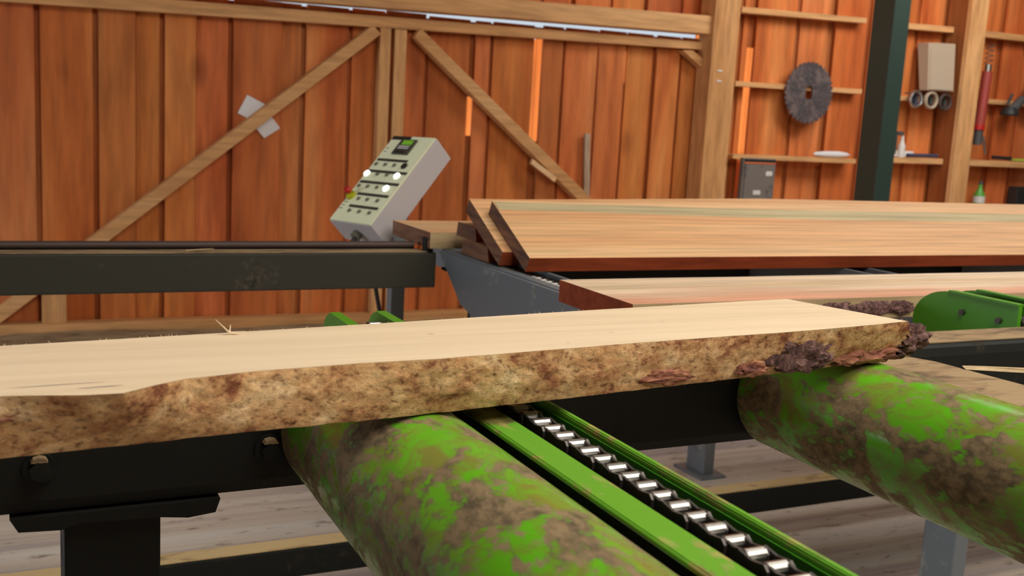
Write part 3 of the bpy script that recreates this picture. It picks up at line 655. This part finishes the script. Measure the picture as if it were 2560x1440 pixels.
plank('deck_plank', 'plank resting on the lower flat one, wedged beneath the tilted pair', [(3.262, 1.139), (3.418, 1.139), (3.43, 1.088), (3.25, 1.088)], 1.437, 4.9, 0, WM, 4.0, 50, .006)
plank('deck_plank', 'rearmost flat plank whose pale top shows right beside the control console', [(3.482, 1.092), (3.89, 1.092), (3.89, 1.034), (3.482, 1.034)], 1.36, 5.1, 0, [M['doug'], M['endgrain'], M['waney'], M['waney']], 5.0, 50, .004)
fp_ = plank('deck_plank', 'front flat pale plank with pinkish streak, lying just behind the bark-edged plank', [(2.055, 1.092), (2.42, 1.092), (2.42, 1.034), (2.055, 1.034)], 1.318, 5.1, 0, [M['p4'], M['redside'], M['waney'], M['waney']], 6.0, 60, .008)

# bark scraps on the front edge of the flat pale plank
def lump(name, c, s, m, seed, sub=4, amp=.45, fr=60):
    bm = BM(); bmesh.ops.create_icosphere(bm, subdivisions=sub, radius=1)
    for v in bm.verts:
        p = v.co.copy(); d = 1 + amp * noise.fractal(p * 1.6 + Vector((seed, seed * 2, 0)), 1.0, 2.0, 4) + .12 * noise.noise(p * 6 + Vector((seed, 0, 0)))
        v.co = Vector((p.x * s[0] * d + c[0], p.y * s[1] * d + c[1], p.z * s[2] * d + c[2]))
    return bm
for k, (x, s) in enumerate(((1.93, .07), (2.06, .08), (2.17, .05))):
    obj('bark_scrap', lump('s', (x, 2.052, 1.062), (s, .008, .018), M['darkbark'], k * 3.1), M['darkbark'], fp_, True)

# ------------------------------------------------------------------ the bark-edged plank in front
TOP = [(-.9, 1.03), (-.3, 1.10), (-.011, 1.136), (.063, 1.122), (.104, 1.119), (.136, 1.143), (.176, 1.166), (.255, 1.183), (.383, 1.195), (.487, 1.197), (.607, 1.210), (.807, 1.231), (1.117, 1.255), (1.30, 1.277), (1.383, 1.291)]
BOT = [(-.9, 1.07), (-.012, 1.159), (.105, 1.170), (.237, 1.184), (.437, 1.198), (.678, 1.224), (.991, 1.262), (1.303, 1.306), (1.43, 1.325)]
BACK = [(-.9, 1.28), (-.011, 1.371), (.28, 1.402), (.517, 1.430), (.886, 1.476), (1.312, 1.520)]
def itp(T, x):
    if x <= T[0][0]: return T[0][1]
    for (a, ya), (b_, yb) in zip(T, T[1:]):
        if x <= b_:
            s = (x - a) / (b_ - a); return ya + (yb - ya) * s
    (a, ya), (b_, yb) = T[-2], T[-1]; return yb + (yb - ya) * (x - b_) / (b_ - a)
fpl = thing('bark_edged_plank', 'big fresh pale plank with thick bark edge lying on the green rollers', 'plank', (.5, 1.3, 1.125))
bm = BM(); N = 500; X0, ZT, ZB = -.9, 1.2, 1.127; rows_ = []
for i in range(N + 1):
    s = i / N
    r = []
    xf = X0 + (1.383 - X0) * s; xb = X0 + (1.312 - X0) * s
    yf = itp(TOP, xf) + .0016 * noise.noise(Vector((xf * 22, 0, 0))) + .0007 * noise.noise(Vector((xf * 120, 0, 5)))
    yb = itp(BACK, xb) + .0007 * noise.noise(Vector((xb * 60, 7, 0)))
    for j in range(7):
        t_ = j / 6; r.append(bm.verts.new((xf + (xb - xf) * t_, yf + (yb - yf) * t_, ZT)))
    r.append(bm.verts.new((xb, yb, ZB)))
    xg = X0 + (1.40 - X0) * s
    r.append(bm.verts.new((xg, itp(BOT, xg) + .012, ZB)))
    rows_.append(r)
for a, b_ in zip(rows_, rows_[1:]):
    for j in range(9): bm.faces.new((a[j], b_[j], b_[(j + 1) % 9], a[(j + 1) % 9]))
bm.faces.new(rows_[0][::-1]); bm.faces.new(rows_[-1]); bmesh.ops.recalc_face_normals(bm, faces=bm.faces)
obj('plank_body', bm, M['fresh'], fpl)
# bark strip with relief
bm = BM(); NX, NZ = 900, 26; g = []
for i in range(NX + 1):
    s = i / NX; col_ = []
    for j in range(NZ + 1):
        t_ = j / NZ
        xa = X0 + (1.383 - X0) * s; xb = X0 + (1.435 - X0) * s; x = xa + (xb - xa) * t_
        y = (itp(TOP, xa) + .0016 * noise.noise(Vector((xa * 22, 0, 0)))) * (1 - t_) + itp(BOT, xb) * t_
        z = ZT - .0004 - (ZT - .0004 - 1.1275) * t_
        P = Vector((x * 1.0, y, z))
        h = noise.fractal(Vector((x * 26, 0, z * 48)), .8, 2.1, 5) * .0012 + noise.noise(Vector((x * 60, 3, z * 80))) * .0009 + noise.noise(Vector((x * 7, 3, z * 16))) * .0015
        env = min(1, t_ * 5) * min(1, (1 - t_) * 6)
        bulge = .004 * math.sin(math.pi * min(1, t_)) ** .8
        zz = z + (0 if j not in (NZ,) else .001 * noise.noise(Vector((x * 30, 9, 0))))
        col_.append(bm.verts.new((x, y - bulge - h * env, zz)))
    # closing strip back under the plank
    col_.append(bm.verts.new((col_[-1].co.x, col_[-1].co.y + .03, 1.129)))
    g.append(col_)
for a, b_ in zip(g, g[1:]):
    for j in range(NZ + 1): bm.faces.new((a[j], a[j + 1], b_[j + 1], b_[j]))
# end closure
e = g[-1]; c0 = bm.verts.new((1.40, 1.335, 1.16))
for j in range(NZ + 1): bm.faces.new((e[j], e[j + 1], c0))
bmesh.ops.recalc_face_normals(bm, faces=bm.faces)
obj('bark_edge', bm, M['bark'], fpl, True)
for (c, s, mt, sd, am, lb) in (((1.125, 1.268, 1.158), (.062, .008, .024), 'darkbark', 1.3, .62, 'dark purple-brown bark patch'), ((1.095, 1.264, 1.175), (.026, .009, .012), 'darkbark', 5.2, .5, None),
                       ((1.165, 1.276, 1.148), (.035, .011, .016), 'darkbark', 8.2, .5, None),
                       ((1.412, 1.318, 1.166), (.038, .026, .026), 'darkbark', 2.7, .55, 'dark bark knob at plank tip'), ((1.395, 1.315, 1.148), (.03, .018, .014), 'darkbark', 9.1, .6, None),
                       ((1.25, 1.291, 1.144), (.055, .008, .013), 'redbark', 3.3, .6, 'reddish bark patch'), ((1.33, 1.300, 1.142), (.04, .009, .012), 'redbark', 4.4, .6, None),
                       ((.86, 1.238, 1.145), (.045, .006, .010), 'redbark', 6.1, .6, None), ((1.03, 1.256, 1.143), (.03, .006, .010), 'redbark', 7.1, .5, None),
                       ((-.01, 1.146, 1.178), (.022, .008, .008), 'redbark', 7.9, .5, None)):
    o = obj('bark_patch', lump('b', c, s, None, sd, 4, am), M[mt], fpl, True)
    if lb: o['label'] = lb
# fibres on the sawn back edge and a little twig
bm = BM()
for k in range(60):
    x = random.uniform(-.2, 1.3); y = itp(BACK, x) - .001
    cyl(bm, (x, y, 1.199), (x + random.uniform(-.004, .004), y + random.uniform(-.002, .002), 1.2 + random.uniform(.001, .003)), .0005, 4, .0002)
obj('edge_fibres', bm, M['fresh'], fpl)
bm = BM()
c = Vector((.262, 1.385, 1.203))
for d in ((-.018, .002, .018), (.014, -.004, -.002), (.002, .004, .010), (.022, .0, .001), (-.006, -.004, .006)): cyl(bm, c, c + Vector(d), .0014, 6, .0004)
tag(obj('wood_splinter', bm, M['fresh']), 'tiny star-shaped wood splinter standing on the back edge of the front plank', 'splinter')
# small grey stains on the plank top
M['stain'] = mat('grey_stain', (.42, .31, .24), .8)[0]
for (x, y, a, b_, r_) in ((.085, 1.150, .022, .0022, .1), (.045, 1.168, .045, .0010, .07), (.53, 1.34, .006, .0012, 0), (.93, 1.36, .004, .001, 0), (.80, 1.30, .004, .001, 0), (.70, 1.25, .003, .001, 0)):
    bm = BM(); vs = [bm.verts.new((x + a * math.cos(q * .3927) * math.cos(r_) * (1 + .3 * math.sin(q * 2.7)), y + b_ * math.sin(q * .3927) * (1 + .4 * math.cos(q * 1.9)) + a * math.cos(q * .3927) * math.sin(r_), 1.2003)) for q in range(16)]
    bm.faces.new(vs); obj('surface_mark', bm, M['stain'], fpl)
# sawdust drift along the foot of the door
bm = BM(); rows2 = []
for i in range(121):
    x = -2.5 + i * .07; h = .055 + .018 * noise.noise(Vector((x * 1.2, 0, 0))) + .006 * noise.noise(Vector((x * 9, 0, 0)))
    rows2.append([bm.verts.new((x, 6.45 - .1 * noise.noise(Vector((x, 5, 0))), .002)), bm.verts.new((x, 6.7, h * .7)), bm.verts.new((x, 6.92, h)), bm.verts.new((x, 6.925, .002))])
for a, b_ in zip(rows2, rows2[1:]):
    for j in range(3): bm.faces.new((a[j], b_[j], b_[j + 1], a[j + 1]))
bmesh.ops.recalc_face_normals(bm, faces=bm.faces)
o = tag(obj('sawdust_drift', bm, M['sawdust'], smooth=True), 'low brown drift of sawdust along the foot of the boarded door', 'sawdust'); o['kind'] = 'stuff'
